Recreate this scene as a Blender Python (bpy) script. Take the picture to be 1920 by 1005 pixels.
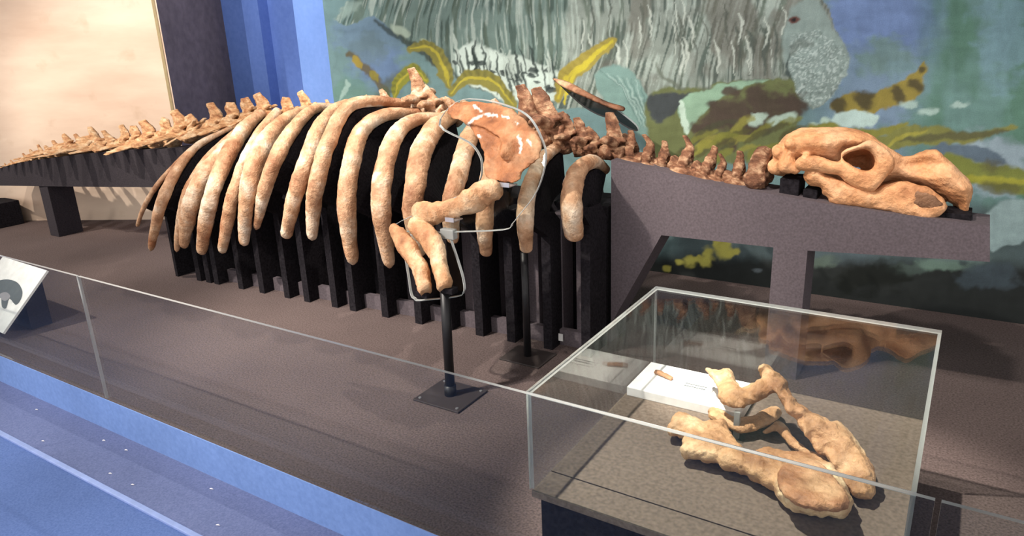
import bpy, bmesh, math, random
import numpy as np
from mathutils import Vector, Matrix, noise
from mathutils.geometry import delaunay_2d_cdt

random.seed(7)
scene = bpy.context.scene
C = scene.collection
for o in list(bpy.data.objects): bpy.data.objects.remove(o)

# ------------------------------------------------------------------ camera
F_PX, EYE = 1350.0, 1.35
_v1, _v2 = (-1290., 155.), (1877., 27.)
_X = -np.array([_v1[0]-960, _v1[1]-502.5, F_PX]); _X /= np.linalg.norm(_X)
_Y = np.array([_v2[0]-960, _v2[1]-502.5, F_PX]); _Y /= np.linalg.norm(_Y)
_Y = _Y-(_X@_Y)*_X*0.5; _Y /= np.linalg.norm(_Y)
_X = _X-(_X@_Y)*_Y; _X /= np.linalg.norm(_X)
_Z = np.cross(_X, _Y)
if _Z[1] > 0: _Z = -_Z
MW = np.array([_X, _Y, _Z])
cam_d = bpy.data.cameras.new('camera'); cam = bpy.data.objects.new('camera', cam_d); C.objects.link(cam)
cam_d.sensor_width = 36; cam_d.lens = 36*F_PX/1920; cam_d.clip_start = 0.05; cam_d.clip_end = 60
r, d, f = MW[:, 0], MW[:, 1], MW[:, 2]
cam.matrix_world = Matrix(((r[0], -d[0], -f[0], 0), (r[1], -d[1], -f[1], 0), (r[2], -d[2], -f[2], EYE), (0, 0, 0, 1)))
scene.camera = cam

# ------------------------------------------------------------------ world, lights, exposure
world = bpy.data.worlds.new('hall_air'); scene.world = world; world.use_nodes = True
bgn = world.node_tree.nodes['Background']
bgn.inputs[0].default_value = (1.0, 0.95, 0.93, 1); bgn.inputs[1].default_value = 0.75
vs = scene.view_settings
vs.view_transform = 'Standard'; vs.look = 'None'; vs.gamma = 1.0; vs.use_curve_mapping = False
vs.exposure = 1.1

def spot(name, loc, target, power, angle=50, blend=0.6, size=0.04, col=(1, 0.91, 0.80)):
    l = bpy.data.lights.new(name, 'SPOT'); l.energy = power; l.spot_size = math.radians(angle); l.spot_blend = blend
    l.shadow_soft_size = size; l.color = col
    o = bpy.data.objects.new(name, l); C.objects.link(o); o.location = loc
    o.rotation_euler = (Vector(target)-Vector(loc)).to_track_quat('-Z', 'Y').to_euler()
    return o
spot('track_spot_skull', (-1.9, 1.0, 3.2), (-0.25, 2.85, 0.8), 190, 34)
spot('track_spot_ribs', (-3.0, 0.1, 3.3), (-2.3, 2.5, 0.6), 330, 48)
spot('track_spot_loin', (-4.8, 0.2, 3.3), (-3.7, 2.5, 0.6), 240, 46)
spot('track_spot_tail', (-6.4, 0.3, 3.3), (-5.5, 2.8, 0.6), 230, 46)
spot('pillar_fill', (-5.2, 0.2, 3.3), (-6.1, 3.1, 1.3), 110, 80, 1.0)  # added unseen fill that lights the beige pillar face softly
spot('track_spot_case', (-1.5, 1.5, 3.2), (-0.45, 1.8, 0.3), 480, 28)
spot('track_spot_plaque', (-1.1, 1.3, 3.2), (-0.60, 1.99, 0.27), 420, 7.5, 0.8)
spot('track_spot_rear', (-1.6, 3.3, 3.3), (-2.8, 2.3, 0.2), 100, 60, col=(1, 0.9, 0.8))
spot('wall_washer', (-2.9, 1.2, 3.3), (-2.6, 3.8, 1.2), 100, 80, 1.0, 0.1, (1, 0.95, 0.88))
spot('wall_washer', (-0.6, 1.2, 3.3), (-0.6, 3.8, 1.1), 100, 80, 1.0, 0.1, (1, 0.95, 0.88))
spot('recess_fill', (-4.0, 2.4, 3.4), (-4.9, 4.3, 1.3), 150, 80, 1.0, 0.1, (1, 0.95, 0.9))  # unseen fill light added to brighten the blue recess
spot('step_light', (-3.0, -0.2, 3.2), (-2.4, 1.1, -0.15), 180, 75, 1.0, 0.1, (1, 0.97, 0.95))

# ------------------------------------------------------------------ measuring helpers (photo pixel + known plane -> place in the hall)
def ray(p): return MW@np.array([p[0]-960, p[1]-502.5, F_PX])
def onz(p, z=0.): d = ray(p); t = (z-EYE)/d[2]; return Vector((t*d[0], t*d[1], z))
def ony(p, y): d = ray(p); t = y/d[1]; return Vector((t*d[0], y, EYE+t*d[2]))
def onx(p, x): d = ray(p); t = x/d[0]; return Vector((x, t*d[1], EYE+t*d[2]))
def depth(P): return float(MW[:, 2]@np.array([P[0], P[1], P[2]-EYE]))
def px2m(w, P): return w*depth(P)/F_PX
def lin(c):
    return tuple((v/255/12.92 if v/255 <= 0.04045 else ((v/255+0.055)/1.055)**2.4) for v in c)
def yspine(x): return 2.92+0.03*(x+1.5) if x > -4 else 2.845+0.06*(x+4)

# ------------------------------------------------------------------ materials
MATS = {}
def newmat(name):
    m = bpy.data.materials.new(name); m.use_nodes = True; MATS[name] = m
    nt = m.node_tree; b = nt.nodes['Principled BSDF']; return m, nt, b
def noise_node(nt, scale, detail=4, rough=0.55, coord='Object', stretch=None):
    tc = nt.nodes.new('ShaderNodeTexCoord'); n = nt.nodes.new('ShaderNodeTexNoise')
    n.inputs['Scale'].default_value = scale; n.inputs['Detail'].default_value = detail; n.inputs['Roughness'].default_value = rough
    if stretch:
        mp = nt.nodes.new('ShaderNodeMapping'); mp.inputs['Scale'].default_value = stretch
        nt.links.new(tc.outputs[coord], mp.inputs[0]); nt.links.new(mp.outputs[0], n.inputs['Vector'])
    else: nt.links.new(tc.outputs[coord], n.inputs['Vector'])
    return n
def ramp(nt, stops):
    r = nt.nodes.new('ShaderNodeValToRGB'); e = r.color_ramp.elements
    while len(e) < len(stops): e.new(0.5)
    for i, (p, c) in enumerate(stops): e[i].position = p; e[i].color = (*c, 1)
    return r
def mix(nt, fac, a, b, mode='MIX'):
    m = nt.nodes.new('ShaderNodeMix'); m.data_type = 'RGBA'; m.blend_type = mode
    for s, v in ((0, fac), (6, a), (7, b)):
        if hasattr(v, 'is_output'): nt.links.new(v, m.inputs[s])
        elif isinstance(v, (int, float)): m.inputs[s].default_value = v
        else: m.inputs[s].default_value = (*v, 1)
    return m.outputs[2]
def bump(nt, b, h, strength=0.3, dist=0.01):
    n = nt.nodes.new('ShaderNodeBump'); n.inputs['Strength'].default_value = strength; n.inputs['Distance'].default_value = dist
    nt.links.new(h, n.inputs['Height']); nt.links.new(n.outputs[0], b.inputs['Normal'])
def speckled(name, c1, c2, scale=60, rough=0.9, bstr=0.15, spec=0.2, big=1.5):
    m, nt, b = newmat(name)
    n = noise_node(nt, scale, 3); n2 = noise_node(nt, big, 3)
    r = ramp(nt, [(0.3, lin(c1)), (0.7, lin(c2))]); nt.links.new(n.outputs[0], r.inputs[0])
    r2 = ramp(nt, [(0.3, (0.86,)*3), (0.7, (1.1,)*3)]); nt.links.new(n2.outputs[0], r2.inputs[0])
    nt.links.new(mix(nt, 1.0, r.outputs[0], r2.outputs[0], 'MULTIPLY'), b.inputs['Base Color'])
    b.inputs['Roughness'].default_value = rough; b.inputs['Specular IOR Level'].default_value = spec
    bump(nt, b, n.outputs[0], bstr, 0.004)
    return m
def bone(name, dark, mid, light, seed, patch=(225, 215, 200), rough=0.62):
    m, nt, b = newmat(name)
    tc = nt.nodes.new('ShaderNodeTexCoord'); oi = nt.nodes.new('ShaderNodeObjectInfo')
    ad = nt.nodes.new('ShaderNodeVectorMath'); ad.operation = 'ADD'
    sc = nt.nodes.new('ShaderNodeVectorMath'); sc.operation = 'SCALE'; sc.inputs[0].default_value = (31, 17, 9)
    nt.links.new(oi.outputs['Random'], sc.inputs['Scale'])
    nt.links.new(tc.outputs['Object'], ad.inputs[0]); nt.links.new(sc.outputs[0], ad.inputs[1])
    def nz(s, d=5, r_=0.6):
        n = nt.nodes.new('ShaderNodeTexNoise'); n.inputs['Scale'].default_value = s; n.inputs['Detail'].default_value = d
        n.inputs['Roughness'].default_value = r_; nt.links.new(ad.outputs[0], n.inputs['Vector']); return n
    a, c, g = nz(5.5, 4), nz(16), nz(70, 3)
    r1 = ramp(nt, [(0.32, lin(dark)), (0.5, lin(mid)), (0.66, lin(light))]); nt.links.new(a.outputs[0], r1.inputs[0])
    r2 = ramp(nt, [(0.3, (0.62, 0.56, 0.5)), (0.6, (1.08, 1.08, 1.08))]); nt.links.new(c.outputs[0], r2.inputs[0])
    col = mix(nt, 1.0, r1.outputs[0], r2.outputs[0], 'MULTIPLY')
    r3 = ramp(nt, [(0.25, (0.8, 0.78, 0.76)), (0.6, (1.05,)*3)]); nt.links.new(g.outputs[0], r3.inputs[0])
    col = mix(nt, 0.8, col, r3.outputs[0], 'MULTIPLY')
    at = nt.nodes.new('ShaderNodeAttribute'); at.attribute_name = 'patch'
    col = mix(nt, at.outputs['Fac'], col, lin(patch))
    nt.links.new(col, b.inputs['Base Color'])
    b.inputs['Roughness'].default_value = rough; b.inputs['Specular IOR Level'].default_value = 0.35
    mx = nt.nodes.new('ShaderNodeMath'); mx.operation = 'ADD'
    nt.links.new(c.outputs[0], mx.inputs[0]); nt.links.new(g.outputs[0], mx.inputs[1])
    bump(nt, b, mx.outputs[0], 0.7, 0.008)
    return m
def acrylic(name, tint=(0.96, 0.98, 0.97), gloss=0.9, ior=1.49):
    m, nt, b = newmat(name); nt.nodes.remove(b)
    out = nt.nodes['Material Output']
    t = nt.nodes.new('ShaderNodeBsdfTransparent'); t.inputs[0].default_value = (*tint, 1)
    g = nt.nodes.new('ShaderNodeBsdfGlossy'); g.inputs['Roughness'].default_value = 0.015; g.inputs[0].default_value = (gloss,)*3+(1,)
    # Schlick reflectance, the same from both sides of the sheet
    lw = nt.nodes.new('ShaderNodeLayerWeight'); lw.inputs[0].default_value = 0.5
    pw = nt.nodes.new('ShaderNodeMath'); pw.operation = 'POWER'; pw.inputs[1].default_value = 5
    f0 = ((ior-1)/(ior+1))**2
    ma = nt.nodes.new('ShaderNodeMath'); ma.operation = 'MULTIPLY_ADD'; ma.inputs[1].default_value = 1-f0; ma.inputs[2].default_value = f0
    nt.links.new(lw.outputs['Facing'], pw.inputs[0]); nt.links.new(pw.outputs[0], ma.inputs[0])
    fr = ma
    ms = nt.nodes.new('ShaderNodeMixShader')
    nt.links.new(fr.outputs[0], ms.inputs[0]); nt.links.new(t.outputs[0], ms.inputs[1]); nt.links.new(g.outputs[0], ms.inputs[2])
    nt.links.new(ms.outputs[0], out.inputs[0])
    return m
def plain(name, c, rough=0.6, metal=0., spec=0.4):
    m, nt, b = newmat(name)
    n = noise_node(nt, 25, 3); r_ = ramp(nt, [(0.3, tuple(v*0.9 for v in lin(c))), (0.7, tuple(min(1, v*1.08) for v in lin(c)))])
    nt.links.new(n.outputs[0], r_.inputs[0]); nt.links.new(r_.outputs[0], b.inputs['Base Color'])
    b.inputs['Roughness'].default_value = rough; b.inputs['Metallic'].default_value = metal; b.inputs['Specular IOR Level'].default_value = spec
    return m

bone_rib = bone('bone_rib', (154, 104, 72), (196, 156, 122), (218, 200, 178), 1)
bone_tail = bone('bone_tail', (165, 108, 70), (205, 160, 115), (225, 195, 160), 2)
bone_neck = bone('bone_neck', (92, 60, 44), (142, 98, 72), (204, 166, 132), 3)
bone_skull = bone('bone_skull', (205, 140, 95), (222, 164, 116), (232, 184, 142), 4)
bone_scap = bone('bone_scapula', (132, 78, 46), (164, 108, 70), (186, 144, 108), 5, (240, 232, 222))
bone_limb = bone('bone_limb', (160, 104, 68), (198, 152, 112), (220, 196, 164), 6)
bone_jaw = bone('bone_jaw', (150, 106, 72), (198, 156, 116), (226, 198, 162), 7)
deck_m = speckled('deck_carpet', (74, 64, 62), (110, 96, 94), 140, 0.95, 0.25, 0.1)
velvet = speckled('black_velvet', (22, 20, 23), (40, 37, 41), 90, 0.95, 0.2, 0.08)
stand_m = speckled('grey_painted_board', (84, 76, 80), (102, 93, 98), 120, 0.85, 0.06, 0.15)
tail_m = speckled('charcoal_board', (44, 40, 44), (58, 53, 57), 110, 0.9, 0.08, 0.12)
blue_fascia = speckled('blue_fascia_paint', (112, 142, 196), (124, 154, 208), 60, 0.7, 0.03, 0.3)
blue_step = speckled('blue_grey_carpet', (98, 108, 144), (118, 127, 164), 150, 0.95, 0.25, 0.1)
blue_floor = speckled('blue_carpet', (84, 106, 156), (102, 124, 176), 150, 0.95, 0.25, 0.1)
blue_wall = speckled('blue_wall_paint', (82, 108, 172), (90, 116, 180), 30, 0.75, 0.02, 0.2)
blue_wall_l = speckled('light_blue_wall_paint', (110, 144, 208), (118, 150, 214), 30, 0.75, 0.02, 0.2)
grey_col = speckled('shade_toned_concrete', (98, 90, 96), (116, 106, 112), 14, 0.85, 0.08, 0.2)  # pillar's shaded side: the shade is put into this darker colour
black_metal = plain('black_steel', (22, 21, 24), 0.45, 0.0, 0.4)
steel_m = plain('brushed_steel', (205, 205, 210), 0.35, 0.8)
white_m = plain('white_card', (240, 238, 236), 0.7)
print_m = plain('grey_print', (150, 148, 152), 0.8)
ink_m = plain('dark_grey_print', (92, 98, 100), 0.8)
strip_m = plain('pale_trim', (150, 168, 215), 0.5)
lint_m = plain('white_lint', (235, 232, 235), 0.9)
case_floor = speckled('case_floor_board', (92, 80, 72), (118, 104, 94), 90, 0.8, 0.06, 0.2)
ceil_m = speckled('ceiling_paint', (60, 60, 66), (70, 70, 76), 20, 0.9, 0.02, 0.1)
clear = acrylic('clear_acrylic', gloss=0.6)
clear_case = acrylic('case_acrylic', (0.955, 0.97, 0.965), 0.62, 1.5)
edge_m, nt, b = newmat('acrylic_edge')
b.inputs['Base Color'].default_value = (0.62, 0.65, 0.65, 1); b.inputs['Roughness'].default_value = 0.3  # pale colour stands in for light piped to the acrylic edges
b.inputs['Transmission Weight'].default_value = 0.6
pillar_m, nt, b = newmat('beige_concrete')
n1 = noise_node(nt, 1.2, 5, 0.6, stretch=(0.6, 0.6, 2.5)); n2 = noise_node(nt, 5, 4)
r1 = ramp(nt, [(0.3, lin((200, 172, 150))), (0.7, lin((228, 206, 184)))]); nt.links.new(n1.outputs[0], r1.inputs[0])
r2 = ramp(nt, [(0.28, (0.88, 0.84, 0.8)), (0.42, (1, 1, 1))]); nt.links.new(n2.outputs[0], r2.inputs[0])
nt.links.new(mix(nt, 1.0, r1.outputs[0], r2.outputs[0], 'MULTIPLY'), b.inputs['Base Color']); b.inputs['Roughness'].default_value = 0.8
mural_m, nt, b = newmat('mural_paint')
at = nt.nodes.new('ShaderNodeAttribute'); at.attribute_name = 'paint'
nz_ = noise_node(nt, 220, 2); rr = ramp(nt, [(0.3, (0.88,)*3), (0.7, (1.08,)*3)]); nt.links.new(nz_.outputs[0], rr.inputs[0])
nt.links.new(mix(nt, 1.0, at.outputs['Color'], rr.outputs[0], 'MULTIPLY'), b.inputs['Base Color'])
b.inputs['Roughness'].default_value = 0.7; b.inputs['Specular IOR Level'].default_value = 0.2

# ------------------------------------------------------------------ object helpers
def link(name, me, mat, parent=None):
    o = bpy.data.objects.new(name, me); C.objects.link(o)
    if mat is not None:
        for m in (mat if isinstance(mat, (list, tuple)) else [mat]): me.materials.append(m)
    if parent is not None: o.parent = parent
    return o
def tag(o, label=None, cat=None, group=None, kind=None):
    if label: o['label'] = label
    if cat: o['category'] = cat
    if group: o['group'] = group
    if kind: o['kind'] = kind
    return o
def thing(name, label, cat, loc=(0, 0, 0), group=None):
    o = bpy.data.objects.new(name, None); C.objects.link(o); o.location = loc; o.empty_display_size = 0.1
    return tag(o, label, cat, group)
def mesh_from(verts, faces, smooth=False, name='mesh'):
    me = bpy.data.meshes.new(name); me.from_pydata([tuple(v) for v in verts], [], faces); me.update()
    bm = bmesh.new(); bm.from_mesh(me); bmesh.ops.recalc_face_normals(bm, faces=bm.faces); bm.to_mesh(me); bm.free()
    if smooth: me.polygons.foreach_set('use_smooth', [True]*len(me.polygons))
    return me
def put(name, me, mat, parent):
    """link a mesh whose vertices are in hall coordinates under a parent thing, re-centred on itself"""
    n = len(me.vertices); co = np.empty(n*3); me.vertices.foreach_get('co', co); co = co.reshape(-1, 3)
    c = (co.min(0)+co.max(0))/2; me.vertices.foreach_set('co', (co-c).ravel()); me.update()
    o = link(name, me, mat, parent)
    pw = Vector((0, 0, 0)); p = parent
    while p is not None: pw += p.location; p = p.parent
    o.location = Vector(c)-pw
    return o
def box_me(x0, x1, y0, y1, z0, z1, bev=0.0, mats=None):
    bm = bmesh.new(); bmesh.ops.create_cube(bm, size=1)
    for v in bm.verts: v.co = Vector((x0 if v.co.x < 0 else x1, y0 if v.co.y < 0 else y1, z0 if v.co.z < 0 else z1))
    if bev: bmesh.ops.bevel(bm, geom=bm.edges[:], offset=bev, segments=2, affect='EDGES', profile=0.5)
    me = bpy.data.meshes.new('box'); bm.to_mesh(me); bm.free(); return me
def pane_me(x0, x1, y0, y1, z0, z1):
    """acrylic sheet: the two large faces clear (slot 0), the rim polished edge (slot 1)"""
    me = box_me(x0, x1, y0, y1, z0, z1)
    ax = min(range(3), key=lambda i: (x1-x0, y1-y0, z1-z0)[i])
    for p in me.polygons: p.material_index = 0 if abs(p.normal[ax]) > 0.9 or p.normal.z < -0.9 else 1
    return me
def prism_me(pts, off, rim=False):
    """closed polygon of 3D points extruded by vector off"""
    n = len(pts); a = [Vector(p) for p in pts]; b_ = [p+Vector(off) for p in a]
    fc = [tuple(range(n)), tuple(range(2*n-1, n-1, -1))]+[(i, (i+1) % n, n+(i+1) % n, n+i) for i in range(n)]
    me = mesh_from(a+b_, fc)
    if rim:
        for p in me.polygons: p.material_index = 0 if len(p.vertices) > 4 or p.index < 2 else 1
    return me
def catmull(pts, n):
    P = [Vector(p) for p in pts]; P = [2*P[0]-P[1]]+P+[2*P[-1]-P[-2]]
    out = []; seg = len(P)-3
    for i in range(n):
        t = i/(n-1)*seg; k = min(int(t), seg-1); u = t-k
        a, b_, c, d_ = P[k], P[k+1], P[k+2], P[k+3]
        out.append(0.5*((2*b_)+(c-a)*u+(2*a-5*b_+4*c-d_)*u*u+(3*b_-a-3*c+d_)*u**3))
    return out
def lerp_list(v, n):
    return [float(np.interp(i/(n-1)*(len(v)-1), range(len(v)), v)) for i in range(n)]
def tube_vf(path, rad, seg=12, flat=1.0, up=None, lump=0.0, seed=0.0, capround=True):
    """swept tube; flat scales the radius along the second frame axis"""
    n = len(path); V = []; Fc = []
    for i, p in enumerate(path):
        t = (path[min(i+1, n-1)]-path[max(i-1, 0)]).normalized()
        ref = up if up is not None else Vector((1, 0, 0))
        a = (ref-t*ref.dot(t));
        if a.length < 1e-4: a = t.orthogonal()
        a.normalize(); b_ = t.cross(a)
        for k in range(seg):
            th = 2*math.pi*k/seg
            q = a*math.cos(th)+b_*math.sin(th)*flat
            rr = rad[i]
            if lump: rr *= 1+lump*noise.noise((p+q*rad[i])*14+Vector((seed, seed*1.7, 0)))+lump*0.6*noise.noise((p+q*rad[i])*38+Vector((seed, 0, 3)))+lump*0.35*noise.noise((p+q*rad[i])*95+Vector((0, seed, 5)))
            V.append(p+q*rr)
    for i in range(n-1):
        for k in range(seg):
            Fc.append((i*seg+k, i*seg+(k+1) % seg, (i+1)*seg+(k+1) % seg, (i+1)*seg+k))
    V.append(path[0]); V.append(path[-1]); a0, a1 = n*seg, n*seg+1
    for k in range(seg):
        Fc.append((a0, (k+1) % seg, k)); Fc.append((a1, (n-1)*seg+k, (n-1)*seg+(k+1) % seg))
    return V, Fc
def inside(pts, poly):
    x, y = pts[:, 0], pts[:, 1]; c = np.zeros(len(pts), bool); n = len(poly); j = n-1
    for i in range(n):
        xi, yi = poly[i]; xj, yj = poly[j]
        if yi != yj: c ^= ((yi > y) != (yj > y)) & (x < (xj-xi)*(y-yi)/(yj-yi)+xi)
        j = i
    return c
def dist_poly(pts, poly, closed=True):
    n = len(poly); dmin = np.full(len(pts), 1e9)
    for i in range(n if closed else n-1):
        a = np.array(poly[i], float); b_ = np.array(poly[(i+1) % n], float); ab = b_-a
        t = np.clip(((pts-a)@ab)/max(ab@ab, 1e-9), 0, 1)
        dmin = np.minimum(dmin, np.hypot(*(pts-a-t[:, None]*ab).T))
    return dmin
def smooth_poly(poly, per=5):
    P = [Vector((p[0], p[1], 0)) for p in poly]; n = len(P); out = []
    for i in range(n):
        a, b_, c, d_ = P[i-1], P[i], P[(i+1) % n], P[(i+2) % n]
        for k in range(per):
            u = k/per
            q = 0.5*((2*b_)+(c-a)*u+(2*a-5*b_+4*c-d_)*u*u+(3*b_-a-3*c+d_)*u**3); out.append((q.x, q.y))
    return out
def inflate(outline, place, normal, thick, width, step, holes=(), relief=None, back=1.0, jag=0.0, per=4, patch=None, grow=0.):
    """bone plate: outline in photo px, place(u,v)->hall point; swells to +-thick metres 'width' px from its rim.
    relief(uv)->extra front height in metres"""
    ol = smooth_poly(outline, per) if per > 1 else list(outline)
    if grow:
        A = np.array(ol); tg = np.roll(A, -1, 0)-np.roll(A, 1, 0); tg /= np.linalg.norm(tg, axis=1)[:, None]+1e-9
        ar = np.sum(A[:, 0]*np.roll(A[:, 1], -1)-np.roll(A[:, 0], -1)*A[:, 1]); sg = 1 if ar > 0 else -1
        ol = [tuple(p) for p in A+sg*grow*np.stack([tg[:, 1], -tg[:, 0]], 1)]
    if jag: ol = [(x+jag*noise.noise((x*.09, y*.09, 1.)), y+jag*noise.noise((x*.09, y*.09, 7.))) for x, y in ol]
    hl = [smooth_poly(h, per) for h in holes]
    A = np.array(ol); lo, hi = A.min(0), A.max(0)
    gx, gy = np.meshgrid(np.arange(lo[0], hi[0], step), np.arange(lo[1], hi[1], step)); g = np.stack([gx.ravel(), gy.ravel()], 1)
    g[:, 0] += ((np.round((g[:, 1]-lo[1])/step) % 2)*0.5)*step
    m = inside(g, ol) & (dist_poly(g, ol) > step*0.45)
    for h in hl: m &= ~inside(g, h) & (dist_poly(g, h) > step*0.45)
    g = g[m]
    verts = [Vector(p) for p in ol]; edges = [(i, (i+1) % len(ol)) for i in range(len(ol))]
    for h in hl:
        s = len(verts); verts += [Vector(p) for p in h]; edges += [(s+i, s+(i+1) % len(h)) for i in range(len(h))]
    nb = len(verts); verts += [Vector(p) for p in g]
    rv, re, rf, ov, oe, of = delaunay_2d_cdt(verts, edges, [], 0, 1e-5)
    uv = np.array([(v.x, v.y) for v in rv])
    dist = dist_poly(uv, ol)
    for h in hl: dist = np.minimum(dist, dist_poly(uv, h))
    rim = dist < 1e-3
    q = np.clip(dist/width, 0, 1); prof = thick*np.sqrt(np.clip(1-(1-q)**2, 0, 1))
    ctr = np.array([uv[list(t)].mean(0) for t in rf]); keep = inside(ctr, ol)
    for h in hl: keep &= ~inside(ctr, h)
    nrm = Vector(normal).normalized()
    ex = relief(uv) if relief else np.zeros(len(uv))
    V = []; idx_b = {}
    base = [place(*p) for p in uv]
    for i, p in enumerate(base):
        V.append(p+nrm*(prof[i]+(0 if rim[i] else ex[i]*min(1, q[i]*3))))
    for i, p in enumerate(base):
        if rim[i]: idx_b[i] = i
        else: idx_b[i] = len(V); V.append(p-nrm*prof[i]*back)
    Fc = []
    for k, t in enumerate(rf):
        if keep[k]:
            Fc.append(tuple(t)); Fc.append(tuple(idx_b[j] for j in reversed(t)))
    pv = None
    if patch is not None:
        pv = np.zeros(len(V)); pv[:len(uv)] = patch(uv)
    return V, Fc, pv
def set_patch(me, vals):
    a = me.attributes.new('patch', 'FLOAT', 'POINT'); a.data.foreach_set('value', np.asarray(vals, np.float32))
def remesh(parts, voxel, smooth_it=3, lump=0.0, lscale=18., seed=0.):
    """union of closed pieces into one continuous bone surface"""
    V = []; Fc = []
    for v, f_ in parts:
        s = len(V); V += [Vector(p) for p in v]; Fc += [tuple(s+i for i in t) for t in f_]
    me = bpy.data.meshes.new('tmp'); me.from_pydata([tuple(v) for v in V], [], Fc); me.update()
    bm = bmesh.new(); bm.from_mesh(me); bmesh.ops.recalc_face_normals(bm, faces=bm.faces); bm.to_mesh(me); bm.free()
    o = bpy.data.objects.new('tmp', me); C.objects.link(o)
    md = o.modifiers.new('r', 'REMESH'); md.mode = 'VOXEL'; md.voxel_size = voxel
    if smooth_it:
        sm = o.modifiers.new('s', 'SMOOTH'); sm.iterations = smooth_it; sm.factor = 0.5
    dg = bpy.context.evaluated_depsgraph_get(); out = bpy.data.meshes.new_from_object(o.evaluated_get(dg))
    bpy.data.objects.remove(o); bpy.data.meshes.remove(me)
    if lump:
        nn = [v.normal.copy() for v in out.vertices]
        for v, n_ in zip(out.vertices, nn):
            v.co += n_*lump*(noise.noise(v.co*lscale+Vector((seed, 0, 0)))+0.5*noise.noise(v.co*lscale*2.7+Vector((0, seed, 0))))
    out.polygons.foreach_set('use_smooth', [True]*len(out.polygons)); out.update(); out.materials.clear()
    return out
def ell(c, s, rot=None, sub=2):
    bm = bmesh.new(); bmesh.ops.create_icosphere(bm, subdivisions=sub, radius=1)
    M_ = Matrix.Translation(Vector(c))@(rot.to_matrix().to_4x4() if rot else Matrix.Identity(4))@Matrix.Diagonal((*s, 1))
    V = [M_@v.co for v in bm.verts]; Fc = [tuple(v.index for v in f_.verts) for f_ in bm.faces]; bm.free(); return V, Fc
def tb(pts, rad, n=12, seg=8, flat=1.0, up=None):
    return tube_vf(catmull(pts, n), lerp_list(rad, n), seg, flat, up)

# ------------------------------------------------------------------ the setting
YG = 1.315
def struct(name, me, mat, label=None, cat=None):
    o = link(name, me, mat); o['kind'] = 'structure'
    if label: o['label'] = label
    return o
struct('floor_deck', box_me(-11, 4, YG-0.002, 3.8, -0.02, 0.0), deck_m, 'dark brown grey carpeted display deck')
struct('trim_1', box_me(-11, 4, YG-0.006, YG-0.002, -0.15, -0.001), blue_fascia, 'light blue front face of the display deck')
struct('floor_step', box_me(-11, 4, 1.078, YG-0.003, -0.25, -0.15), blue_step, 'blue grey carpeted step along the deck')
struct('trim_2', box_me(-11, 4, 1.060, 1.080, -0.25, -0.146, 0.003), strip_m, 'pale blue edge strip of the carpeted step')
struct('floor', box_me(-11, 4, -4, 1.062, -0.26, -0.155), blue_floor, 'blue carpeted visitor floor')
struct('wall_back', box_me(-3.93, 4, 3.82, 4.0, -0.02, 3.6), blue_wall_l)
struct('wall_return', box_me(-4.23, -3.93, 3.80, 4.0, -0.02, 3.6), blue_wall_l, 'light blue wall strip beside the mural')
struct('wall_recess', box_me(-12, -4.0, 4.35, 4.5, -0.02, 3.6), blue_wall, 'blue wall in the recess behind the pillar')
struct('wall_recess_panel', box_me(-5.35, -5.15, 4.25, 4.35, -0.02, 3.6), blue_wall, 'narrow blue panel projecting from the wall beside the pillar')  # shallow panel in front of the recess wall
struct('floor_rear', box_me(-12, -3.9, 3.8, 4.4, -0.02, -0.001), deck_m)
struct('ceiling', box_me(-12, 4, -2.0, 4.5, 3.6, 3.7), ceil_m)
# pillar: beige face towards the hall, side coloured dark grey for its shade
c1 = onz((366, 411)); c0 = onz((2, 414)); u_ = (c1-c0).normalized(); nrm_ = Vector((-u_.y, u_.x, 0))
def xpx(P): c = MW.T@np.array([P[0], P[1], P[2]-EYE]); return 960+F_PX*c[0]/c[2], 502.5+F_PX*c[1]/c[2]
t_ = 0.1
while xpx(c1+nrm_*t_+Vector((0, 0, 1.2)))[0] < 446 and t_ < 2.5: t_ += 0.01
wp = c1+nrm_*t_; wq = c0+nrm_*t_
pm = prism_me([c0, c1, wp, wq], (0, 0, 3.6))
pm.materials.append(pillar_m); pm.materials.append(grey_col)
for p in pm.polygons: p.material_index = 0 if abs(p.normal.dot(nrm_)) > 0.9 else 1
o = link('wall_pillar', pm, None); tag(o, 'beige concrete pillar with its side coloured dark grey for shade', None, None, 'structure')
ed = prism_me([c1-u_*0.035-nrm_*0.006, c1-u_*0.012-nrm_*0.006, c1-u_*0.012+nrm_*0.02, c1-u_*0.035+nrm_*0.02], (0, 0, 3.6))
struct('trim_3', ed, plain('olive_trim', (150, 132, 96), 0.6), 'thin olive edge strip of the pillar')
struct('wall_low_block', box_me(-7.6, -6.62, 2.55, 2.75, 0.0, 0.2, 0.004), velvet, 'low dark block at the foot of the pillar')

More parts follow.
